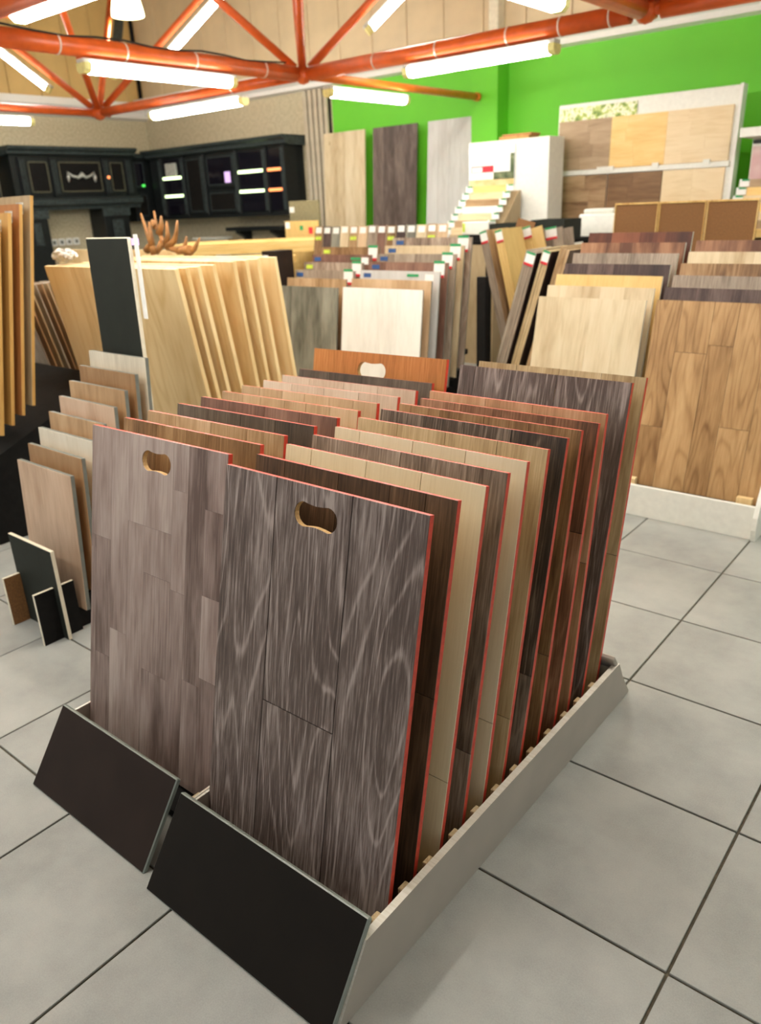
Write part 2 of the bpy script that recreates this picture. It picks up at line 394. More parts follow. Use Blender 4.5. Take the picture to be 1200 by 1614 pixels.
def lamp(label, c, dirv, L=1.25, w=.11, body='fixture', group='fluorescent fixtures'):
    c = Vector(c); d = Vector(dirv).normalized()
    t = thing('fluorescent_lamp', label, 'lamp', c, d.to_track_quat('X', 'Z').to_euler(), group)
    obj('fixture_body', bx(-L/2, L/2, -w*(.42 if body == 'fixture' else .6), w*(.42 if body == 'fixture' else .6), 0.006, .032, bev=.006), M[body], t)
    h = L/2-.05
    pr = [(-w/2, .005), (-w*.46, -.035), (-w*.25, -.055), (w*.25, -.055), (w*.46, -.035), (w/2, .005)]
    obj('diffuser', prism(pr, -h, h, axis='x'), M['tube'], t)
    for s in (-1, 1):
        q = [(a*1.02, b*1.04) for a, b in pr]
        obj('end_cap', prism(q, s*h, s*(h+.05), axis='x'), M['fixture_cap'], t)
    return t
ZL = ZP-.098
lamp('fluorescent lamp under the thick orange pipe at upper left, left of the main joint', (-4.4, 2.72, ZL), (0, 1, 0), 1.32)
lamp('fluorescent lamp under the orange pipe above the left kitchen corner', (-5.86, 4.17, ZL), (1, 0, 0), 1.42, .1)
lamp('fluorescent lamp cut by the left edge of the photo, lowest on the left', (-7.5, 2.72, ZL), (0, 1, 0), 1.32, .1)
lamp('fluorescent lamp under the orange pipe in front of the green wall', (-2.66, 4.17, ZL), (1, 0, 0), 1.28)
lamp('fluorescent lamp under the thin orange pipe that runs to the green wall', (-4.37, 5.0, ZL), (0, 1, 0), 1.15, .1)
lamp('largest nearest fluorescent lamp in the top left corner of the photo', (-3.13, 1.31, 2.60), (1, 0, 0), 1.3, .12)
lamp('fluorescent lamp whose tip shows at the top edge near the right pipe joint', (-1.42, 2.40, ZL), (0, 1, 0), 1.28)
for N, dx, dy, s, lab in ((XS[0], 1, 1, .52, 'fluorescent lamp fixed along a slanting brace left of the main joint'),
                     (XS[0], -1, -1, .40, 'small slanting fluorescent lamp at the far upper left'),
                     (XS[1], 1, 1, .42, 'slanting fluorescent lamp right of the main joint at the top edge'),
                     (XS[0], -1, 1, .46, 'slanting lamp with its unlit back painted dark beside the brownish brace')):
    d = Vector((dx*1.5, dy*1.5, 1.8)); c = Vector((N, 4.17, ZP))+d*s+(Vector((.10, .0, -.095)) if dx > 0 or dy > 0 else Vector((.05, -.06, -.13)))
    t = lamp(lab, c, d, 1.1, .09, body='kit_trim' if dx < 0 < dy else 'fixture')  # unlit back painted dark, body widened to hide the diffuser
    if dx < 0 < dy:   # its lit side faces away from the aisle
        X = d.normalized(); v = Vector((.822, -1.268, 1.56))-c; Z = (v-X*v.dot(X)).normalized(); Y = Z.cross(X)
        t.rotation_euler = Matrix((X, Y, Z)).transposed().to_euler(); t.location = c+Vector((.04, .04, .05))
for (x, y) in ((-1.42, -.86), (.1, 1.17), (-2.9, -1.83), (-4.4, -.4), (1.6, 2.7), (.1, 4.17), (-1.42, .45)):  # unseen lamps added to light the front rack and back wall
    ax = (1, 0, 0) if y in (1.17, -1.83, 4.17) else (0, 1, 0)
    lamp('unseen fluorescent lamp added under an orange pipe for extra light', (x, y, ZL), ax)
# pendant
t = thing('pendant_lamp', 'glowing yellow bell pendant lamp at the top edge of the photo', 'lamp', (-5.39, 3.2, 3.06))
bm = bmesh.new()
prof = [(.03, .3), (.05, .28), (.10, .16), (.125, .05), (.13, 0), (.122, 0), (.117, .05), (.09, .16), (.04, .27)]
rings = [[bm.verts.new((rr*math.cos(k*math.pi/10), rr*math.sin(k*math.pi/10), z)) for k in range(20)] for rr, z in prof]
for a, b in zip(rings, rings[1:]):
    for k in range(20): bm.faces.new((a[k], a[(k+1) % 20], b[(k+1) % 20], b[k])).smooth = True
obj('shade', bm, M['bell'], t)
bm = bmesh.new(); tube(bm, (0, 0, .27), (0, 0, .66), .008, 8); obj('cord', bm, M['wire'], t)

# ---------------------------------------------------------------- sample boards
def dogbone(cx, cz, w=.132, h=.058):
    pts = []
    rr = h/2; a = w/2-rr
    for k in range(11):
        th = math.pi/2-math.pi*k/10*1.0
        pts.append((cx+a+rr*math.cos(th), cz+rr*math.sin(th)))
    for s in (.55, 0, -.55): pts.append((cx+a*s, cz-rr*(.90 if s else .84)))
    for k in range(11):
        th = -math.pi/2-math.pi*k/10
        pts.append((cx-a+rr*math.cos(th), cz+rr*math.sin(th)))
    for s in (-.55, 0, .55): pts.append((cx+a*s, cz+rr*(.90 if s else .84)))
    return pts

def board(label, x0, x1, yt, zt, yb, zb, wmat, edge, cols=4, hole=None, thick=.012, group=None, cat='sample board', name='sample_board', hplank=None, zmin=.035, planks=None, joints=True, labels=(), e=.0009):
    """upright board leaning back; (yt,zt) top and (yb,zb) a lower point of its front face"""
    k = (yt-yb)/(zt-zb); y_bot = yb+k*(zmin-zb); L = math.hypot(yt-y_bot, zt-zmin)
    ang = math.atan2(yt-y_bot, zt-zmin)
    cx = (x0+x1)/2; w = x1-x0
    t = thing(name, label, cat, (cx, y_bot, zmin), (-ang, 0, 0), group)
    X0, X1 = -w/2, w/2
    hl = [dogbone(hole[0]-cx, L-hole[1])] if hole else []
    fp = .0025
    bm = prism([(X0, 0), (X1, 0), (X1, L), (X0, L)], fp, thick, hl)
    bm.normal_update()
    for q in bm.faces:
        c = q.calc_center_median()
        if abs(q.normal.y) > .9: q.material_index = 1 if q.normal.y < 0 else 2
        elif X0+.002 < c.x < X1-.002 and .002 < c.z < L-.002: q.material_index = 2
        else: q.material_index = 0
    obj('core', bm, [edge, M['groove'], M['mdf']], t)
    # planks: list of (x0,x1,z0,z1) in local fractions
    if planks is None:
        planks = []
        if isinstance(cols, int): cols = [i/cols+(0 if i in (0, cols) else random.uniform(-.02, .02)) for i in range(cols+1)]
        for a, b in zip(cols, cols[1:]):
            zs = [0]+([random.uniform(.25, .8)] if joints else [])+[1]
            for z0, z1 in zip(zs, zs[1:]): planks.append((a, b, z0, z1))
    for a, b, z0, z1 in planks:
        xa, xb = X0+a*w, X0+b*w; za, zc = z0*L, z1*L
        xa += e if a > 0 else 0; xb -= e if b < 1 else 0; za += e if z0 > 0 else 0; zc -= e if z1 < 1 else 0
        hh = [h for h in hl if xa < h[16][0]-.02 and xb > h[0][0]+.0 and za < h[0][1]-.06 and zc > h[0][1]+.005 and xa < min(p[0] for p in h) and xb > max(p[0] for p in h)]
        obj('plank', prism([(xa, za), (xb, za), (xb, zc), (xa, zc)], 0, fp, hh), wmat, t)
    for (kind, fx, fz) in labels:
        label_on(t, kind, X0+fx*w, L-fz)
    return t

def label_on(t, kind, x, z):
    if kind == 'price':
        o = obj('price_label', bx(x-.045, x+.045, -.004, -.0015, z-.10, z+.012), M['lab_white'], t)
        obj('label_band', bx(x-.045, x+.045, -.006, -.004, z-.006, z+.012), M['lab_green'], o)
        obj('label_band', bx(x-.045, x+.045, -.006, -.004, z-.10, z-.082), M['lab_red'], o)
    elif kind == 'blue':
        obj('brand_sticker', bx(x-.035, x+.035, -.003, -.001, z-.03, z), M['lab_blue'], t)
    elif kind == 'lime':
        obj('brand_sticker', bx(x-.035, x+.035, -.003, -.001, z-.03, z), M['lab_lime'], t)
    elif kind == 'greenstrip':
        obj('brand_sticker', bx(x-.05, x+.05, -.003, -.001, z-.018, z), M['lab_green'], t)
    elif kind == 'white':
        obj('brand_sticker', bx(x-.035, x+.035, -.003, -.001, z-.05, z), M['lab_white'], t)

GR = 'red edged flooring samples in the right bay of the front rack'
R = [ # label, x0, yt, zt, yb(at z .12), wood, cols
 ('charcoal oak sample with a hand hole, frontmost in the right bay', -.632, -.118, .985, -.306, 'charcoal_oak'),
 ('dark brown oak sample right behind the front charcoal board', -.631, -.02, .985, -.214, 'dark_walnut'),
 ('cream maple sample, third from the front in the right bay', -.634, .089, .983, -.109, 'cream_maple'),
 ('knotty grey brown sample between two cream boards', -.625, .18, .987, -.013, 'grey_brown'),
 ('pale beech sample behind the knotty grey brown one', -.622, .268, .989, .083, 'pale_beech'),
 ('sandy oak sample behind the pale beech one, right bay', -.624, .369, .992, .177, 'sand_oak'),
 ('patchy black and brown sample behind the sandy oak', -.621, .470, .995, .267, 'black_brown'),
 ('mid walnut brown sample, eighth from the front, right bay', -.614, .550, .995, .366, 'mid_walnut'),
 ('reddish walnut sample with a notch in its top edge', -.610, .652, .990, .466, 'red_walnut'),
 ('light cherry brown sample just behind the notched walnut', -.608, .700, 1.004, .553, 'light_cherry'),
 ('tall charcoal oak sample with hand hole, near the back of the rack', -.603, .865, 1.058, .650, 'charcoal_oak'),
 ('tall beige oak sample, rearmost in the right bay', -.596, .97, 1.053, .757, 'sand_oak'),
]
for i, (lab, x0, yt, zt, yb, w) in enumerate(R):
    kw = {}
    if i == 0:
        kw = dict(e=.0015, hole=(-.325, .068), planks=[(0, .292, 0, 1), (.292, .672, 0, .43), (.292, .672, .43, 1), (.672, 1, 0, 1)])
    elif i == 10: kw = dict(hole=(-.311, .062), planks=[(0, .10, 0, 1), (.10, .60, 0, 1), (.60, 1, 0, 1)])
    elif i == 1: kw = dict(cols=[0, .17, .46, .71, .87, 1])
    elif i in (2, 4): kw = dict(cols=[0, .15, .45, .72, 1])
    elif i == 3: kw = dict(cols=[0, .5, 1])
    elif i == 9: kw = dict(cols=[0, .35, .62, 1])
    board(lab, x0, -.02, yt, zt, yb, .12, W[w], M['red'], group=GR, thick=.016, **kw)
GL = 'red edged flooring samples in the left bay of the front rack'
Lw = [
 ('mauve grey strip parquet sample with hand hole, frontmost in the left bay', -.083, .988, 'mauve_strip'),
 ('brown oak sample just behind the mauve grey strip board', .024, .985, 'mid_walnut'),
 ('tan oak sample, third from the front in the left bay', .111, .988, 'tan_oak'),
 ('dark grey brown sample behind the tan one, left bay', .226, .986, 'dark_grey'),
 ('plum brown sample behind the dark one, left bay', .322, .988, 'plum_brown'),
 ('honey beech strip sample behind the plum brown one', .414, .988, 'honey_beech'),
 ('tan ash sample seventh from the front, left bay', .503, .991, 'honey_beech'),
 ('pale greyish ash sample, eighth in the left bay', .606, .989, 'pale_ash'),
 ('palest pinkish ash sample toward the back of the left bay', .700, .990, 'pale_ash'),
 ('dark brown sample with a pale top edge in front of the orange one', .790, .997, 'dark_grey'),
 ('orange teak sample with hand hole, rearmost in the left bay', .865, 1.063, 'orange_teak'),
]
for i, (lab, yt, zt, w) in enumerate(Lw):
    kw = {}
    x0, x1 = -1.277, -.664
    if i == 0:
        kw = dict(e=.0003, hole=(-.960, .066), planks=[
            (0, .04, 0, .62), (.04, .17, 0, .28), (.04, .17, .28, .66), (0, .17, .66, 1), (0, .04, .62, .66),
            (.17, .31, 0, .38), (.17, .31, .38, 1), (.31, .44, 0, .74), (.44, .645, 0, .30), (.44, .645, .30, .60), (.44, .645, .60, .74),
            (.31, .645, .74, 1), (.645, .75, 0, .58), (.645, .75, .58, .87), (.645, .75, .87, 1), (.75, .87, 0, .33), (.75, .87, .33, 1),
            (.87, 1, 0, .36), (.87, 1, .36, .60), (.87, 1, .60, .84), (.87, 1, .84, 1)])
    elif i == 10: kw = dict(hole=(-.975, .062), planks=[(0, 1, 0, 1)]); x0, x1 = -1.262, -.655
    elif i == 1: kw = dict(cols=[0, .27, .66, 1])
    elif i in (5, 6): kw = dict(cols=6)
    yb = yt-.19 if i < 9 else yt-.205
    t = board(lab, x0, x1, yt, zt, yb, .12, W[w], M['red'], group=GL, thick=.016, **kw)
    t.rotation_euler.y = math.radians(-.8); t.location.x += .012; t.location.z += .003

# ---------------------------------------------------------------- front rack, two bays
def bay(name, label, xa, xb, pa, pb, ybot, pm, ybs):
    t = thing(name, label, 'display rack', ((xa+xb)/2, .15, 0))
    O = Vector(((xa+xb)/2, .15, 0))
    def P(bm, n, m):
        bmesh.ops.translate(bm, verts=bm.verts, vec=-O); return obj(n, bm, m, t)
    # slanting front panel
    th = .016; top = (ybot+.142, .203)
    sl = Vector((top[0]-ybot, top[1])); Lp = sl.length; an = math.atan2(sl.x, sl.y)
    bm = bmesh.new(); box(bm, pa, pb, 0, th, 0, Lp, bev=.003)
    bm.normal_update()
    for q in bm.faces: q.material_index = 0 if q.normal.y < -.9 else 1
    rot = Matrix.Translation((0, ybot, .002)) @ Matrix.Rotation(-an, 4, 'X')
    bmesh.ops.transform(bm, matrix=rot, verts=bm.verts)
    P(bm, 'front_panel', [pm, M['rim_sheen']])
    bm = bmesh.new(); box(bm, pa, pb+.002, -th, 0, 0, Lp, bev=.003)
    rot = Matrix.Translation((0, .94, .002)) @ Matrix.Rotation(an, 4, 'X')
    bmesh.ops.transform(bm, matrix=rot, verts=bm.verts)
    P(bm, 'back_panel', M['side'])
    outer = [(ybot+.02, .0), (.88, .0), (.925, .003), (.895, .04), (.83, .163), (ybot+.125, .163)]
    inner = [(ybot+.14, .0), (.85, .0), (.85, .115), (ybot+.165, .115)]
    ti = .007
    for s, (a, b) in enumerate(((xa, xa+ti), (xb-(.018 if xb > 0 else ti), xb))):
        prof = outer if (s and xb > 0) else inner
        bm = prism(prof, a, b, axis='x'); bm.normal_update()
        for q in bm.faces: q.material_index = 1 if q.normal.z > .5 else 0
        P(bm, 'side_board', [M['side'], M['side_top']])
    P(bx(xa+.009, xb-.02, ybot+.17, .79, .01, .028), 'bottom_board', M['blackmat'])
    P(bx(xa+.009, xb-.02, .822, .834, .03, .15), 'rear_rail', M['cream_edge'])
    for s in (0, 1):
        src = None; ht = .148 if (s and xb > 0) else .10
        X = xa+.0085 if s == 0 else xb-(.019 if xb > 0 else .0085)-.02
        for yb_ in [ybs[0]-.10]+ybs[:-1]:
            y = yb_+.03
            if src is None:
                bm = bmesh.new(); box(bm, 0, .02, 0, .028, .0285, ht, bev=.002); src = obj('spacer_block', bm, W['sand_oak'], t); o = src
            else: o = inst(src, t)
            o.location = (X-O.x, y-O.y, 0)
    return t
bay('display_rack', 'right bay of the low front rack with a black slanting front panel', -.641, .025, -.60, .02, -.553, M['black'], [q[4] for q in R])
bay('display_rack', 'left bay of the low front rack with a brown black slanting front panel', -1.277, -.643, -1.2, -.645, -.530, M['black_b'], [q[1]-(.19 if k < 9 else .205) for k, q in enumerate(Lw)])

# ---------------------------------------------------------------- small veneer samples on steps at the left
vs = [('rosy', 'sample_pink'), ('brown', 'sample_brown'), ('chalky white', 'sample_white'), ('tan', 'sample_tan'), ('rosy tan', 'sample_pink'), ('light brown', 'sample_tan'), ('striped brown', 'sample_brown'), ('pale', 'sample_white')]
on = ['frontmost', 'second', 'third', 'fourth', 'fifth', 'sixth', 'seventh', 'rearmost']
for i, (c, w) in enumerate(vs):
    yt = .135+.058*i; zt = .643+.0545*i
    board(f'small {c} veneer board with grey edges, {on[i]} on the left steps', -2.305, -1.9, yt, zt, yt-.04, zt-.54, W[w], M['grey_edge'], cols=1, joints=False, thick=.018, group='small veneer boards on the left steps', zmin=zt-.56)
t = thing('stepped_stand', 'black stepped stand under the small veneer boards', 'stand', (-2.1, .3, 0))
pts = [(-.22, 0)]
for i in range(8):
    pts += [(-.232+.058*i+.0, .078+.0545*i), (-.232+.058*(i+1), .078+.0545*i)]
pts = [(-.232, 0)]+pts[1:]+[(.232, 0)]
for q in (-.16, .14):
    obj('stepped_rail', prism(pts, q, q+.02, axis='x'), M['blackmat'], t)
# crossed board foot in front of them
t = thing('crossed_board_stand', 'black board slotted across two small boards on the floor at left', 'stand', (-2.04, 0, 0))
obj('front_board', bx(-.175, .155, -.009, .006, 0, .385, bev=.001), [M['charcoal'], M['cream_edge']], t)
ob = t.children[0] if t.children else None
def edge_mats(o, axis='y'):
    for p in o.data.polygons:
        p.material_index = 0 if abs(getattr(p.normal, axis)) > .9 else 1
edge_mats(ob)
o = obj('foot_board', bx(-.164, -.150, -.078, .075, 0, .213), [M['hdf'], M['cream_edge']], t); edge_mats(o, 'x'); o['label'] = 'brown foot board'
o = obj('foot_board', bx(.105, .119, -.09, .075, 0, .222), [M['blackmat'], M['cream_edge']], t); edge_mats(o, 'x'); o['label'] = 'black foot board'

# black sign board behind the veneer samples
t = thing('sign_board', 'tall blank black board with pale edge standing behind the small veneer boards', 'board', (-2.118, .572, .0), (math.radians(-1.2), 0, 0))
o = obj('panel', bx(-.151, .151, -.01, .008, 0, 1.48, bev=.004), [M['charcoal'], M['cream_edge']], t); edge_mats(o)
obj('paper_strip', bx(.165, .19, .006, .009, 1.17, 1.49), M['lab_white'], t)
obj('paper_clip', bx(.145, .19, .0085, .012, 1.45, 1.475), M['violet_lit'], t)

# ---------------------------------------------------------------- pine boards leaning forward
pts = [1.04, 1.10, 1.17, 1.26, 1.39, 1.47, 1.55, 1.67]
pine_lab = ['frontmost wide pine board with small knots behind the black board', 'second pine board, close behind the front one', 'third pine board in the row of leaning pine', 'fourth pine board in the leaning row',
  'fifth pine board, after the widest gap in the row', 'sixth pine board in the leaning row', 'seventh pine board, last but one on the right', 'rearmost pine board, nearest the grey sample boards']
for i, y in enumerate(pts):
    L = 1.30; an = math.atan2(.155, 1.0) if i < 4 else math.atan2(.12, 1.0)
    t = thing('pine_board', pine_lab[i], 'pine board', (-2.885, y+L*math.sin(an), .03), (an, 0, 0), 'pine boards leaning in a row')
    ws = [0, .22, .47, .75, 1.0]
    o = obj('edge_core', bx(-.583, .583, .004, .02, 0, L-.0), W['pine_edge'], t)
    for a, b in zip(ws, ws[1:]):
        xa, xb = -.585+a*1.17, -.585+b*1.17
        obj('plank', bx(xa+.0004, xb-.0004, 0, .022, .001, L+.001), W['pine'], t)
tag(obj('panel_rack_base', bx(-3.5, -2.3, 1.12, 1.90, 0, .029), M['blackmat']), 'low black base under the leaning pine boards', 'base')
# clear bag
bm = bmesh.new(); bmesh.ops.create_icosphere(bm, subdivisions=3, radius=.07)
for v in bm.verts:
    v.co.x *= 1.3; v.co.z *= .45; v.co.y *= .7
    v.co += v.co.normalized()*random.uniform(-.012, .014)
o = obj('clear_bag', bm, M['bagfoil']); o.location = (-3.42, 1.14, 1.365); tag(o, 'crumpled clear bag of metal fittings lying on the pine boards', 'bag')
# antlers
t = thing('antlers', 'brown branching antlers lying on top of the pine boards', 'antlers', (-3.35, 1.80, 1.325))
def antler(base, tines, par, nm):
    bm = bmesh.new()
    for tn in tines:
        n = len(tn); chain(bm, tn, [max(.006, .024*(1-.75*i/(n-1))) for i in range(n)], 8)
    return obj(nm, bm, M['antler'], par)
antler(None, [[(-.16, 0, .0), (-.18, 0, .06), (-.21, 0, .13), (-.245, .0, .24)], [(-.18, 0, .05), (-.175, 0, .11), (-.17, 0, .19)], [(-.24, 0, .02), (-.2, 0, .05), (-.17, 0, .06), (-.15, 0, .0)]], t, 'small_antler')
antler(None, [[(.22, -.02, .03), (.1, 0, .02), (.02, 0, .03), (-.06, 0, .08), (-.1, 0, .15), (-.105, 0, .25)],
              [(-.06, 0, .07), (-.12, 0, .02), (-.13, 0, .0)],
              [(-.085, 0, .12), (-.05, 0, .17), (-.04, 0, .22)], [(-.03, 0, .06), (0, 0, .11), (.005, 0, .19)],
              [(-.02, 0, .04), (.06, 0, .08), (.09, 0, .13), (.11, 0, .19)], [(.08, 0, .02), (.15, 0, .04), (.18, 0, .1)],
              [(.16, 0, .0), (.24, 0, .03), (.3, 0, .09)], [(-.11, 0, .16), (-.135, 0, .19), (-.14, 0, .2)]], t, 'large_antler')
# yellow panel behind, thin slats beside
tag(obj('yellow_pine_sheet', bx(-4.9, -3.5, 1.93, 1.955, .02, 1.34, bev=.001), W['pine']), 'wide yellow pine sheet standing behind the leaning panels at left', 'pine sheet')
for i in range(9):
    y = 1.0+.055*i
    o = obj('thin_strip_board', bx(-.16, .16, 0, .009, 0, 1.16), W[('ash_grey', 'sample_brown', 'hang_grey')[i % 3]])
    o.location = (-4.05-.03*i, y+.32, .03); o.rotation_euler = (math.radians(11), math.radians(-3), 0)
    tag(o, 'thin brown strip board in the dark row left of the pine boards', 'strip board', 'thin strip boards between hanging panels and pine')

# hanging veneer doors at the far left
hv = [('golden', 'hang_gold'), ('caramel', 'hang_brown'), ('greige', 'hang_grey')]
hl_ = [('greige tall panel with hook plate, rearmost of those at the left edge', 'hang_grey'),
       ('caramel brown panel with a hook plate, middle of the tall panels at the left edge', 'hang_brown'),
       ('golden panel with a hook plate, in front of the caramel panel at the left edge', 'hang_gold'),
       ('golden panel mostly cut by the left edge of the photo', 'hang_gold')]
for i, (lab, w) in enumerate(hl_):
    yt, zt = .803-.064*i, 1.668-.037*i
    t = board(lab, -3.78, -3.04+.003*i, yt, zt, yt-.2, zt-.97, W[w], W['hang_gold'], cols=1, joints=False, thick=.018, group='tall veneer panels at the left edge', name='tall_sample_panel', zmin=zt-.99)
    L = math.hypot(.2, .99)
    o = obj('hook_plate', bx(.24, .31, -.004, -.001, L-.085, L-.03), M['silver'], t)
    obj('hook', bx(.268, .285, -.012, -.004, L-.068, L-.045), M['wire'], o)
t = thing('dark_slotted_base', 'black sloping base that holds the tall panels at the left edge', 'base', (-3.6, .8, 0))
obj('body', prism([(-.5, 0), (.28, 0), (.28, .74), (-.5, .42)], -.5, .52, axis='x'), M['blackmat'], t)

# ---------------------------------------------------------------- stepped racks in the middle and on the right
def steprow(base_lab, names, x0, x1, y0, z0, edge, group, wid=4, slope=.19, hgt=.90, labs=None):
    for i, (lab, w) in enumerate(names):
        yt = y0+.1*i; zt = z0+.05*i
        board(f'{lab}, {base_lab}', x0, x1, yt, zt, yt-slope*.88/.9*hgt/.88, zt-hgt, W[w], edge, cols=(wid if w != 'oak_gold' else [0, .2, .44, .62, .84, 1]), joints=(w == 'oak_gold'), group=group, zmin=zt-hgt-.01, e=(.0009 if w == 'oak_gold' else .0002), labels=(labs[i] if labs else ()), cat='sample board')
ord_ = lambda *a: a
steprow('left column of the right rack', [('pale rustic oak board, frontmost', 'oak_pale'), ('sand coloured board, second', 'oak_pale'), ('yellow oak board, third', 'yellow_oak'), ('espresso brown board, fourth', 'espresso'), ('ash grey board, fifth', 'ash_grey'), ('reddish striped board, sixth', 'zebra'), ('mahogany board, rearmost', 'mahogany')],
        -1.33, -.72, 2.742, 1.043, M['white_edge'], 'white edged samples in the left column of the right rack')
steprow('right column of the right rack', [('large golden brown oak board, frontmost', 'oak_gold'), ('espresso brown board, second', 'espresso'), ('ash grey board, third', 'ash_grey'), ('dark walnut board, fourth', 'mid_walnut'), ('pale board, fifth', 'oak_pale'), ('striped walnut board, rearmost', 'zebra')],
        -.650, -.004, 2.70, 1.055, M['white_edge'], 'white edged samples in the right column of the right rack')
t = thing('display_rack', 'white rack holding the large golden brown oak board, at the right edge', 'display rack', (-.6, 2.9, 0))
O = Vector((-.6, 2.9, 0))
def PP(bm, n, m):
    bmesh.ops.translate(bm, verts=bm.verts, vec=-O); return obj(n, bm, m, t)
bm = bx(-1.40, 0.0, 0, .018, 0, .165, bev=.002); bmesh.ops.transform(bm, matrix=Matrix.Translation((0, 2.43, 0)), verts=bm.verts); PP(bm, 'front_board', M['white'])
sp = [(2.415, 0), (2.40, .06), (2.405, .12), (2.44, .2), (2.50, .30), (3.5, .62), (3.5, 0)]
PP(prism(sp, 0.0, .022, axis='x'), 'side_panel', M['white']); PP(prism(sp, -1.42, -1.40, axis='x'), 'side_panel', M['white'])
st = [(2.50, .02)]+[p for i in range(7) for p in ((2.50+.1*i, .125+.05*i), (2.60+.1*i, .125+.05*i))]+[(3.4, .02)]
PP(prism(st, -1.39, -.70, axis='x'), 'step_block', M['blackmat']); st2 = [(y-.035, z+.01) for y, z in st]
PP(prism(st2, -.67, -.01, axis='x'), 'step_block', M['blackmat'])
PP(bx(-.10, -.03, 2.47, 2.50, .13, .185), 'spacer_block', W['pine']); PP(bx(-.645, -.6, 2.47, 2.50, .13, .185), 'spacer_block', W['pine'])

PL = ('price', .9, .0)
Bn = [('white washed board, frontmost', 'white_wash'), ('tan board, second', 'honey_beech'), ('light grey board, third', 'light_grey'), ('brown board, fourth', 'plum_brown'), ('grey oak board, fifth', 'ash_grey'), ('yellowish pale board, sixth', 'oak_pale'), ('dark rustic board, rearmost', 'grey_brown')]
Bl = [(), (), (('blue', .1, .02), ('greenstrip', .68, .02), ('white', .88, .02)), (('blue', .1, .02), PL), (('blue', .1, .02), PL), (('blue', .1, .02), PL), (('blue', .1, .02), PL)]
steprow('right column of the middle rack', Bn, -3.08, -2.365, 3.06, 1.01, M['grey_edge'], 'labelled samples in the right column of the middle rack', labs=Bl, slope=.12)
An = [('weathered grey board, frontmost', 'weathered'), ('tan knotty board, second', 'tan_oak'), ('striped grey brown board, third', 'ash_grey'), ('brown board, fourth', 'grey_brown'), ('plum brown board, fifth', 'plum_brown'), ('dark walnut board, rearmost', 'mid_walnut')]
Al = [(), (), (('blue', .08, .02), ('white', .08, .06), PL), (('lime', .1, .02), PL), (('blue', .1, .02), ('greenstrip', .75, .02), ('white', .9, .02)), (('lime', .12, .02), PL)]
steprow('left column of the middle rack', An, -3.77, -3.15, 3.08, 1.0, M['grey_edge'], 'labelled samples in the left column of the middle rack', labs=Al, slope=.12)
t = thing('display_rack', 'dark stepped rack under the labelled sample boards in the middle', 'display rack', (-3.1, 3.3, 0))
for a, b in ((-.66, -.06), (.04, .72)):
    obj('step_block', prism([(-.38, .0)]+[p for i in range(7) for p in ((-.38+.1*i, .085+.05*i), (-.28+.1*i, .085+.05*i))]+[(.6, 0)], a, b, axis='x'), M['blackmat'], t)
t = thing('black_post', 'black upright post beside the middle rack', 'post', (-2.05, 3.3, 0))
obj('post', bx(-.035, .035, -.02, .02, 0, 1.08, bev=.003), M['blackmat'], t)
obj('foot_bar', bx(-.3, .3, -.02, .02, 0, .03), M['kit_trim'], t)
obj('foot_bar', bx(-.02, .02, -.35, -.02, .28, .31), M['kit_trim'], t)

# row behind the middle rack: narrow labelled planks side by side
row = ['mid_walnut', 'oak_pale', 'ash_grey', 'espresso', 'tan_oak', 'plum_brown', 'weathered', 'honey_beech']
pos = ['first', 'second', 'third', 'fourth', 'fifth', 'sixth', 'seventh', 'eighth', 'ninth', 'tenth', 'eleventh', 'twelfth', 'thirteenth', 'fourteenth']
for i in range(14):
    x = -4.50+i*.107
    board(f'narrow labelled plank sample, {pos[i]} from the left in the row behind the middle rack', x, x+.1, 4.3, 1.385-.003*(i % 3), 4.15, .6, W[row[(i*3) % 8]], M['cream_edge'], cols=1, joints=False, group='narrow plank samples behind the middle rack', zmin=.35, name='plank_sample', cat='plank sample',
          labels=((('white', .5, .01),) if i % 4 else (('white', .5, .01), ('lime', .5, .09))))
tag(obj('rack_shelf', bx(-4.6, -2.95, 4.1, 4.5, .3, .345, bev=.004), M['blackmat']), 'dark shelf under the row of narrow plank samples', 'shelf').location = (0, 0, 0)
bm = bmesh.new()
for x in (-4.5, -3.05):
    for y in (4.15, 4.45): box(bm, x-.02, x+.02, y-.02, y+.02, 0, .299)
bpy.data.objects['rack_shelf'].select_set(False)
legs = obj('shelf_legs', bm, M['blackmat'], bpy.data.objects['rack_shelf'])

# fan of leaning plank packs
def pack(lab, xt, zt, y, lean, n, th, depth, w, w2, label=True, face=False):
    """pack of n planks set on edge; top left corner at xt, zt; lean = dx per dz"""
    an = math.atan(lean); L = (zt-.02)/math.cos(an)
    t = thing('plank_pack', lab, 'plank pack', (xt-lean*(zt-.02), y, .05), (0, an, 0), 'plank packs leaning in a fan')
    for k in range(n):
        e = random.uniform(0, .008)+(k*th*abs(lean) if depth < .1 else 0)
        o = obj('plank', bx(k*th, (k+1)*th-.0015, e*.4, depth, 0, L-.03-e), [W[w], W[w2]], t)
        if not face: edge_mats(o, 'x')
    T_ = n*th
    if label:
        a, b = (T_*.12, min(T_*.95, T_*.12+.09))
        o = obj('price_label', bx(a, b, -.004, -.001, L-.12, L-.035), M['lab_white'], t)
        obj('label_band', bx(a, b, -.006, -.004, L-.048, L-.035), M['lab_green'], o); obj('label_band', bx(a, b, -.006, -.004, L-.12, L-.104), M['lab_red'], o)
pack('narrow tan plank pack leaning left, nearest the black post', -2.394, 1.337, 3.78, -.26, 3, .022, .30, 'tan_oak', 'ash_grey')
pack('narrow golden plank pack leaning left, second from the black post', -2.268, 1.343, 3.78, -.26, 3, .022, .28, 'yellow_oak', 'yellow_oak')
pack('broad light oak planks leaning left, widest in the fan', -2.28, 1.339, 4.12, -.26, 2, .10, .02, 'yellow_oak', 'yellow_oak')
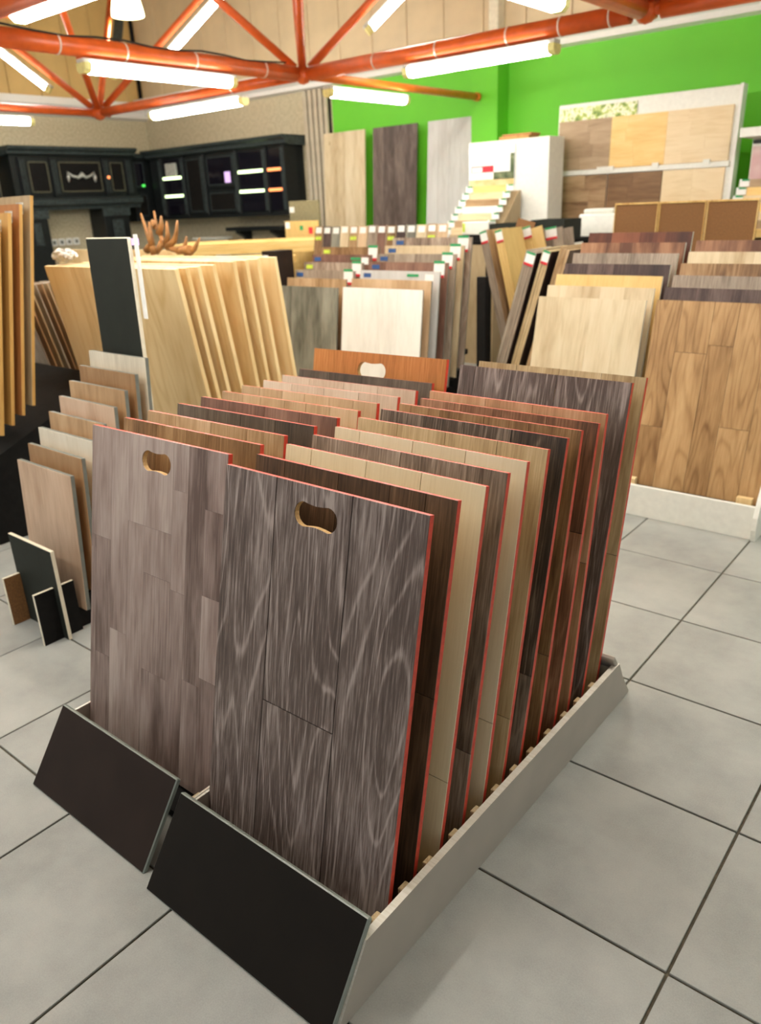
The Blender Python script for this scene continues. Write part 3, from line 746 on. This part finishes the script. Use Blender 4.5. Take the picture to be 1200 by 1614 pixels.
pack('greyish plank pair with labels leaning left, right end of the fan', -2.114, 1.338, 4.2, -.16, 3, .08, .02, 'ash_grey', 'ash_grey')
pack('plank pack with shaded faces painted dark leaning right, nearest in the fan', -1.765, 1.245, 3.38, .29, 4, .020, .32, 'espresso', 'ash_grey')  # undersides of these leaning packs painted dark to stand for their shade
pack('plank pack with shaded faces painted dark leaning right, middle of the fan', -1.655, 1.25, 3.40, .29, 3, .020, .32, 'espresso', 'sand_oak')
pack('plank pack with shaded faces painted dark leaning right, nearest the pale rustic oak', -1.55, 1.26, 3.43, .29, 3, .022, .32, 'espresso', 'tan_oak', label=False)
tag(obj('plank_rack_base', bx(-2.25, -1.45, 3.34, 4.3, 0, .018), M['blackmat']), 'low black base under the fan of leaning planks', 'base')

# cork panels
for i, (x0, x1, c) in enumerate(((-1.94, -1.59, 'left'), (-1.58, -1.23, 'middle'), (-1.22, -.86, 'right'))):
    t = thing('brown_fibre_panel', f'plain dark tan fibreboard panel, {c} of three standing behind the right rack', 'panel', ((x0+x1)/2, 5.0, .02), (math.radians(-4), 0, 0), 'tan fibreboard panels')
    w = (x1-x0)/2
    o = obj('sheet', bx(-w, w, 0, .02, 0, 1.45), M['hdf'], t)
    for a, b in ((-w, -w+.006), (w-.006, w)): obj('edge_strip', bx(a, b, -.008, 0, 0, 1.45), W['pine_edge'], t)
    obj('edge_strip', bx(-w, w, -.008, .02, 1.4505, 1.462), W['pine_edge'], t)

# black trays and box
t = thing('counter_table', 'dark counter table between the fan of planks and the fibreboard panels', 'table', (-2.6, 4.9, 0))
obj('table_top', bx(-.6, .45, -.3, .3, 1.20, 1.23, bev=.004), M['blackmat'], t)
for x in (-.55, .4):
    for y in (-.25, .25): obj('leg', bx(x-.02, x+.02, y-.02, y+.02, 0, 1.199), M['blackmat'], t)
def tray(lab, x, y, z, w, d, h, m='charcoal', rz=0):
    t = thing('open_tray', lab, 'tray', (x, y, z), (0, 0, math.radians(rz)))
    obj('tray_base', bx(-w/2, w/2, -d/2, d/2, 0, .012), M[m], t)
    for a in ((-w/2, w/2, -d/2, -d/2+.012, .013, h), (-w/2, w/2, d/2-.012, d/2, .013, h), (-w/2, -w/2+.012, -d/2+.013, d/2-.013, .013, h), (w/2-.012, w/2, -d/2+.013, d/2-.013, .013, h)):
        obj('tray_side', bx(*a), M[m], t)
tray('flat black tray stacked on the dark counter, left', -2.66, 4.75, 1.231, .30, .28, .13)
tray('larger black tray on the dark counter, right', -2.33, 4.85, 1.231, .30, .3, .15)
t = thing('tilted_flap', 'brown cardboard flap leaning on the black trays', 'flap', (-2.5, 4.58, 1.232), (math.radians(-10), math.radians(14), 0))
obj('card', bx(-.08, .08, 0, .006, 0, .16), M['hdf'], t)
t = thing('white_box', 'low white box with a green mark in front of the black trays', 'box', (-2.95, 4.45, 1.15))
obj('box_body', bx(-.13, .13, -.05, .05, .05, .15, bev=.003), M['white'], t); obj('green_mark', bx(-.125, -.1, -.052, -.05, .07, .14), M['lab_lime'], t)
obj('box_base', bx(-.13, .13, -.05, .05, 0, .049), M['blackmat'], t)
t.location = (-2.95, 4.66, 1.231)
t = thing('white_printer', 'white box beside the black trays near the floor sample wall', 'box', (-2.14, 5.40, 1.0))
obj('box_body', bx(-.2, .2, -.12, .12, 0, .40, bev=.01), M['white'], t); obj('lid', bx(-.17, .1, -.1, .1, .4, .44, bev=.01), M['white_edge'], t)
tag(obj('box_pedestal', bx(-2.36, -1.92, 5.25, 5.55, 0, .999), M['blackmat']), 'dark pedestal under the white box', 'pedestal')

# ---------------------------------------------------------------- displays against the green wall
pan = [('pale knotty oak', -6.68, -5.99, 'oak_pale'), ('dark grey brown', -5.86, -5.19, 'grey_dark'), ('whitish grey', -5.03, -4.43, 'light_grey')]
W['grey_dark'] = wood('dark_greyed_oak', (58, 48, 44), (92, 80, 74), (126, 112, 104), .15, 30, .4, .6, .25)
for lab, a, b, w in pan:
    board(f'tall {lab} flooring panel leaning on the green wall', a, b, 6.85, 2.41, 6.70, .1, W[w], W[w], cols=4, joints=False, thick=.02, name='tall_floor_panel', cat='floor panel', group='tall panels on the green wall', zmin=.01)

t = thing('floor_sample_wall', 'big white display with six wood floor samples below a blossom print', 'display', (-2.3, 6.35, 0), (math.radians(-2), 0, 0))
obj('frame', bx(-.87, .82, .03, .09, 0, 2.37, bev=.004), M['white'], t)
obj('side_edge', bx(.821, .845, 0, .12, 0, 2.375), M['cornice'], t)
obj('header_print', bx(-.85, -.08, .02, .029, 2.22, 2.335), M['flowers'], t)
obj('shelf_rail', bx(-.87, .80, -.0, .029, 1.735, 1.775), M['white'], t)
def sheet(x0, x1, z0, z1, w, rows=4, nm='floor_sample'):
    s = obj(nm, bx(x0, x1, .0125, .029, z0, z1), w, t)
    zz = [z0+(z1-z0)*k/rows for k in range(rows+1)]
    for k in range(rows):
        c = x0+(x1-x0)*random.uniform(.25, .75)
        for a, b in ((x0, c), (c, x1)): obj('plank', bx(a+.001, b-.001, .010, .0124, zz[k]+.001, zz[k+1]-.001), w, s)
sheet(-.85, -.31, 1.78, 2.22, W['rustic_h']); sheet(-.31, .22, 1.78, 2.22, W['yellow_h']); sheet(.22, .785, 1.78, 2.22, W['pale_h'])
sheet(-.86, -.32, 1.25, 1.73, W['tongue']); sheet(-.31, .215, 1.25, 1.73, W['dark_h'])
s = obj('floor_sample', bx(.22, .77, .0125, .029, 1.25, 1.73), W['pale_h'], t)
for k in range(6):   # chevron pieces
    for sgn, xa, xb in ((1, .22, .495), (-1, .495, .77)):
        z = 1.25+k*.08
        if sgn > 0: pg = [(xa+.001, z), (xb-.001, z+.10), (xb-.001, z+.178), (xa+.001, z+.078)]
        else: pg = [(xa+.001, z+.10), (xb-.001, z), (xb-.001, z+.078), (xa+.001, z+.178)]
        pg = [(x, min(zz_, 1.73)) for x, zz_ in pg]
        if len(set(pg)) == 4 and abs(pg[2][1]-pg[1][1])+abs(pg[3][1]-pg[0][1]) > .01:
            try: obj('plank', prism(pg, .010, .0124), W['pale_h'], s)
            except Exception: pass
obj('sample_clip', bx(.58, .64, -.012, -.001, 1.76, 1.80), M['white'], t); obj('sample_clip', bx(.12, .18, -.012, -.001, 1.76, 1.80), M['white'], t); obj('sample_clip', bx(-.42, -.25, -.012, -.001, 1.755, 1.795), M['white'], t)

# poster cabinet and stepped samples
t = thing('white_display_cabinet', 'white display cabinet with a townscape print left of the floor sample wall', 'cabinet', (-3.5, 6.0, 0))
obj('body', bx(-.42, .48, .0, .30, 0, 2.08, bev=.004), M['white'], t)
p = obj('poster', bx(-.41, .12, -.012, -.001, 1.66, 2.04), M['skyprint'], t)
obj('printed_building', bx(-.38, -.12, -.015, -.012, 1.80, 1.86), M['lab_red'], p); obj('printed_facade', bx(-.37, -.25, -.0165, -.015, 1.805, 1.85), M['lab_white'], p)
obj('printed_trees', bx(-.12, .115, -.015, -.012, 1.73, 1.80), M['parkprint'], p); obj('printed_path', bx(-.405, .115, -.015, -.012, 1.665, 1.735), M['pathprint'], p)
obj('printed_tree', bx(.07, .115, -.0155, -.012, 1.80, 1.96), M['parkprint'], p)
t2 = thing('cardboard_flat', 'flat cardboard packs lying on top of the white display cabinet', 'cardboard', (-3.45, 6.15, 2.081))
obj('pack', bx(-.15, .18, -.1, .1, 0, .03), W['hang_gold'], t2); obj('pack', bx(-.12, .2, -.09, .09, .0305, .05), W['hang_brown'], t2)
def steps_display(lab, x0, x1, yb, zt, n, ws, side=True):
    t = thing('stepped_sample_display', lab, 'display', ((x0+x1)/2, yb, 0))
    w = (x1-x0)/2
    # sloping back
    obj('slope', prism([(-.02, 0), (-.02, zt-.06), (-.05, zt-.06), (-.05-n*.062, zt-.06-n*.062), (-.07-n*.066, 0)], -w-.03, w+.03, axis='x'), W['hang_grey'], t)
    for k in range(n):
        y = -.08-k*.066; z = zt-.005-k*.062
        s = obj('floor_sample', bx(-w+.06, w-.06, y-.066, y, z-.0615, z), W[ws[k % len(ws)]], t)
        for a in (-w-.02, w-.055):
            q = obj('price_label', bx(a, a+.078, y-.074, y-.0665, z-.055, z+.002), M['lab_white'], t)
            obj('label_band', bx(a+.02, a+.078, y-.076, y-.074, z-.012, z+.002), M['lab_green'], q)
    return t
steps_display('stepped display of light floor samples with white labels under the townscape print', -3.82, -3.32, 5.98, 1.68, 7, ['yellow_h', 'pale_h', 'tongue', 'white_wash', 'pale_h', 'rustic_h', 'pale_h'])
t = thing('white_display_cabinet', 'white display with a pink print at the right edge of the photo', 'cabinet', (-.95, 6.3, 0))
obj('header', bx(-.36, .6, -.32, .05, 1.93, 2.0, bev=.004), M['white'], t)
obj('back', bx(-.34, .6, .0, .05, 0, 1.93), M['white'], t)
obj('poster', bx(-.33, .55, -.02, -.001, 1.55, 1.87), M['pinkprint'], t)
bm = bmesh.new(); tube(bm, (-.3, -.12, 1.90), (.5, -.12, 1.90), .016); obj('lamp_tube', bm, M['kit_trim'], t)
steps_display('stepped display of floor samples with labels below the pink print at right', -1.28, -.5, 6.25, 1.62, 7, ['rustic_h', 'yellow_h', 'pale_h', 'yellow_h', 'pale_h'])

# ---------------------------------------------------------------- kitchen
def door(parent, x0, x1, z0, z1, y, style='panel', fm='kit_trim', pm='kit'):
    d = obj('cabinet_door', bx(x0, x1, y-.02, y, z0, z1, bev=.003), M['kit'], parent)
    e = .035
    for a in ((x0+e, x1-e, z0+e, z0+e+.012), (x0+e, x1-e, z1-e-.012, z1-e), (x0+e, x0+e+.012, z0+e, z1-e), (x1-e-.012, x1-e, z0+e, z1-e)):
        obj('door_moulding', bx(a[0], a[1], y-.03, y-.02, a[2], a[3]), M[fm], d)
    obj('glass' if style == 'glass' else 'door_panel', bx(x0+e+.012, x1-e-.012, y-.024, y-.0201, z0+e+.012, z1-e-.012), M['kglass'] if style == 'glass' else M['blackmat'], d)
    return d
def pilaster(parent, x, z0, z1, y, w=.07):
    c = obj('fluted_post', bx(x-w/2, x+w/2, y-.05, y, z0, z1, bev=.004), M['kit'], parent)
    for k in (-1, 0, 1): obj('flute', bx(x+k*w*.28-.005, x+k*w*.28+.005, y-.058, y-.05, z0+.03, z1-.03), M['kit_trim'], c)
    return c
# back run (local = world, front plane y=6.6)
kb = thing('wall_cabinets', 'black classic wall cabinets with lit glass shelves on the wall right of the corner', 'kitchen cabinet', (-8.7, 6.65, 1.5))
O = kb.location.copy()
def S(x): return x-O.x
obj('carcass', bx(S(-10.15), S(-7.2), 0, .34, 0, .84), M['kit'], kb)
cr = [(0.02, .82), (-.06, .84), (-.07, .88), (-.12, .91), (-.13, .94), (.34, .94), (.34, .82)]
obj('crown_moulding', prism(cr, S(-10.2), S(-7.12), axis='x'), M['kit_trim'], kb)
obj('light_rail', bx(S(-10.15), S(-7.18), -.03, .34, -.04, -.001), M['kit'], kb)
for x in (-9.87, -9.33, -8.86, -8.16, -7.57, -7.22): pilaster(kb, S(x), 0, .82, 0)
door(kb, S(-9.29), S(-8.90), .02, .80, 0)
door(kb, S(-8.82), S(-8.20), .36, .80, 0, 'glass'); door(kb, S(-8.82), S(-8.20), .02, .33, 0)
obj('violet_reflection', bx(S(-8.42), S(-8.30), -.026, -.0245, .42, .56), M['violet_lit'], kb)
def litbay(x0, x1, led, zs):
    obj('bay_back', bx(S(x0), S(x1), -.012, -.001, .03, .79), M['kglass'], kb)
    for z in zs: obj('lit_shelf', bx(S(x0)+.01, S(x1)-.01, -.045, -.013, z, z+.035), M[led], kb)
litbay(-9.83, -9.37, 'led', (.27, .52)); litbay(-8.12, -7.61, 'led', (.27, .52)); litbay(-7.53, -7.26, 'ledo', (.27, .52))
g_ = obj('stacked_glassware', bx(S(-9.74), S(-9.5), -.04, -.013, .56, .74), M['silver'], kb)
# left run on the left wall: built along local x, rotated to face +X
kl = thing('range_hood_cabinet', 'black classic mantel hood with framed doors and silver ornament on the left wall', 'kitchen cabinet', (-10.2, 5.45, 0), (0, 0, math.radians(90)))
# local x = world y - 5.45 ; local -y = world +x
obj('carcass', bx(-1.0, .93, 0, .38, 1.78, 2.38), M['kit'], kl)
cr2 = [(0.02, 2.36), (-.08, 2.38), (-.09, 2.41), (-.14, 2.44), (-.15, 2.475), (.38, 2.475), (.38, 2.36)]
obj('crown_moulding', prism(cr2, -1.06, .93, axis='x'), M['kit_trim'], kl)
mm = [(.3, 1.66), (-.04, 1.66), (-.05, 1.70), (-.12, 1.73), (-.13, 1.79), (-.02, 1.82), (.3, 1.82)]
obj('mantel_moulding', prism(mm, -1.1, .93, axis='x'), M['kit_trim'], kl)
for x in (-.86, -.40, .42, .80): pilaster(kl, x, 1.84, 2.34, 0, .09)
door(kl, -.80, -.45, 1.86, 2.32, 0, fm='kit_gold'); d = door(kl, -.35, .37, 1.86, 2.32, 0, fm='kit_gold'); door(kl, .47, .75, 1.86, 2.32, 0, fm='kit_gold')
bm = bmesh.new()
chain(bm, [(-.2, -.035, 2.15), (-.13, -.04, 2.10), (-.05, -.045, 2.08), (.01, -.05, 2.12), (.07, -.045, 2.08), (.15, -.04, 2.10), (.22, -.035, 2.15)], [.008, .016, .02, .035, .02, .016, .008], 8)
for x in (-.2, .22): chain(bm, [(x, -.035, 2.16), (x, -.04, 2.09), (x, -.035, 2.02)], [.012, .025, .008], 8)
o = obj('silver_ornament', bm, M['silver'], kl)
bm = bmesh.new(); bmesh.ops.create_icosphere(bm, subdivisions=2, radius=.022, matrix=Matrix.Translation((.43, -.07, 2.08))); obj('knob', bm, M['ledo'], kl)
for x0, x1 in ((-.98, -.62), (.28, .70)):
    c = obj('mantel_column', bx(x0, x1, -.03, .36, 0, 1.66, bev=.006), M['kit'], kl)
    obj('column_moulding', bx(x0-.02, x1+.02, -.05, -.03, 1.55, 1.66), M['kit_trim'], c)
    obj('carved_scroll', bx(x0+.12, x1-.12, -.05, -.031, 1.2, 1.5, bev=.009), M['kit_trim'], c)
cc = thing('corner_cabinet', 'black corner wall cabinet between the mantel hood and the lit cabinets', 'kitchen cabinet', (-10.32, 6.55, 1.45), (0, 0, math.radians(90)))
obj('carcass', bx(-.16, .30, 0, .25, 0, .9), M['kit'], cc); obj('crown_moulding', bx(-.16, .30, -.06, .25, .901, .97, bev=.01), M['kit_trim'], cc)
door(cc, -.14, .10, .46, .88, 0, 'glass'); door(cc, -.14, .10, .04, .42, 0)
obj('indicator', bx(.0, .04, -.05, -.031, .5, .53), M['green_dot'], cc)
tc_ = thing('tall_cabinet', 'black tall cabinet at the left edge of the kitchen', 'kitchen cabinet', (-10.35, 3.9, 0), (0, 0, math.radians(90)))
obj('carcass', bx(-.9, .42, 0, .24, 0, 2.38), M['kit'], tc_); obj('crown_moulding', bx(-.9, .44, -.07, .24, 2.381, 2.45, bev=.01), M['kit_trim'], tc_)
door(tc_, -.2, .12, 1.75, 2.34, 0); door(tc_, .14, .40, 1.75, 2.34, 0)
t = thing('kitchen_shelf', 'small dark wall shelf on scroll brackets below the lit cabinets', 'shelf', (-8.05, 6.95, 1.27))
obj('board', bx(-.58, .58, -.24, .04, 0, .05, bev=.008), M['kit'], t)
for x in (-.36, .36):
    obj('bracket', prism([(.04, -.001), (.04, -.25), (-.03, -.22), (-.06, -.10), (-.2, -.03), (-.2, -.001)], x-.04, x+.04, axis='x'), M['kit'], t)
t = thing('wall_sockets', 'row of white wall sockets under the mantel hood', 'sockets', (-10.58, 5.25, 1.22), (0, 0, math.radians(90)))
for k in range(4):
    q = obj('socket', bx(-.22+k*.12, -.12+k*.12, -.02, 0, -.05, .05, bev=.006), M['lab_white'], t)
    obj('socket_well', bx(-.195+k*.12, -.145+k*.12, -.023, -.02, -.025, .025), M['grey_edge'], q)
t = thing('kitchen_counter', 'low dark kitchen counter below the wall cabinets', 'counter', (-8.7, 6.65, 0))
obj('base', bx(-1.4, 1.5, .02, .34, 0, .86), M['kit'], t); obj('worktop', bx(-1.45, 1.55, -.05, .34, .861, .90, bev=.005), M['grey_edge'], t)
t = thing('white_sink', 'white object standing on the kitchen counter', 'basin', (-8.98, 6.75, .901))
obj('bowl', bx(-.25, .25, -.15, .12, 0, .26, bev=.03), M['white'], t); obj('rim', bx(-.28, .28, -.18, .15, .261, .29, bev=.01), M['white_edge'], t)

# pine stacks and boxes in the middle distance
def stack(lab, x, y, z0, L, wid, n, rz, w='pine'):
    t = thing('pine_plank_stack', lab, 'plank stack', (x, y, 0), (0, 0, math.radians(rz)))
    for k in range(n):
        for j in range(3):
            a = -wid/2+j*wid/3; s = random.uniform(-.05, .05)
            obj('plank', bx(-L/2+s, L/2+s, a+.004, a+wid/3-.004, z0+k*.028, z0+k*.028+.026), W['pine_h'], t)
    for xx in (-L*.4, L*.4):
        obj('trestle_beam', bx(xx-.03, xx+.03, -wid/2, wid/2, z0-.06, z0-.001), W['pine_edge'], t)
        for yy in (-wid/2+.03, wid/2-.03): obj('trestle_leg', bx(xx-.025, xx+.025, yy-.025, yy+.025, 0, z0-.061), W['pine_edge'], t)
W['pine_h'] = wood('pine_lengthwise', (206, 160, 84), (232, 198, 124), (244, 220, 160), -.16, 22, .16, .3, .25, rough=.55, horiz=True)
stack('near stack of pale pine planks on trestles behind the antlers', -4.95, 3.40, 1.08, 1.4, .7, 3, 40)
stack('far stack of yellow pine planks on trestles in front of the kitchen', -5.7, 4.9, 1.13, 2.0, .8, 4, 35)
t = thing('olive_panel', 'small olive grey panel with a label in front of the ribbed wall section', 'panel', (-6.0, 5.7, 0))
obj('sheet', bx(-.24, .24, 0, .02, .0, 1.625), M['hdf_olive'] if 'hdf_olive' in M else plain('olive_board', (132, 124, 92), .6), t); obj('price_label', bx(-.235, -.16, -.004, -.001, 1.5, 1.56), M['lab_white'], t)
t = thing('beige_panel', 'beige board with red and green stickers below the olive panel', 'panel', (-5.87, 5.5, 0))
obj('sheet', bx(-.26, .26, 0, .02, .0, 1.41), W['yellow_oak'], t)
obj('red_sticker', bx(.12, .18, -.004, -.001, 1.27, 1.34), M['lab_red'], t); obj('green_sticker', bx(-.02, .03, -.004, -.001, 1.31, 1.36), M['lab_green'], t); obj('price_label', bx(-.25, -.18, -.004, -.001, 1.33, 1.4), M['lab_white'], t)
t = thing('leaflet_box', 'small dark leaflet box with pictures beside the grey sample boards', 'box', (-3.86, 3.1, 0))
obj('box_body', bx(-.09, .05, 0, .2, 0, 1.25), M['black_b'], t); obj('leaflet', bx(-.08, -.02, -.004, -.001, 1.10, 1.22), M['lab_white'], t); obj('leaflet', bx(-.01, .04, -.004, -.001, 1.08, 1.2), M['pinkprint'], t)
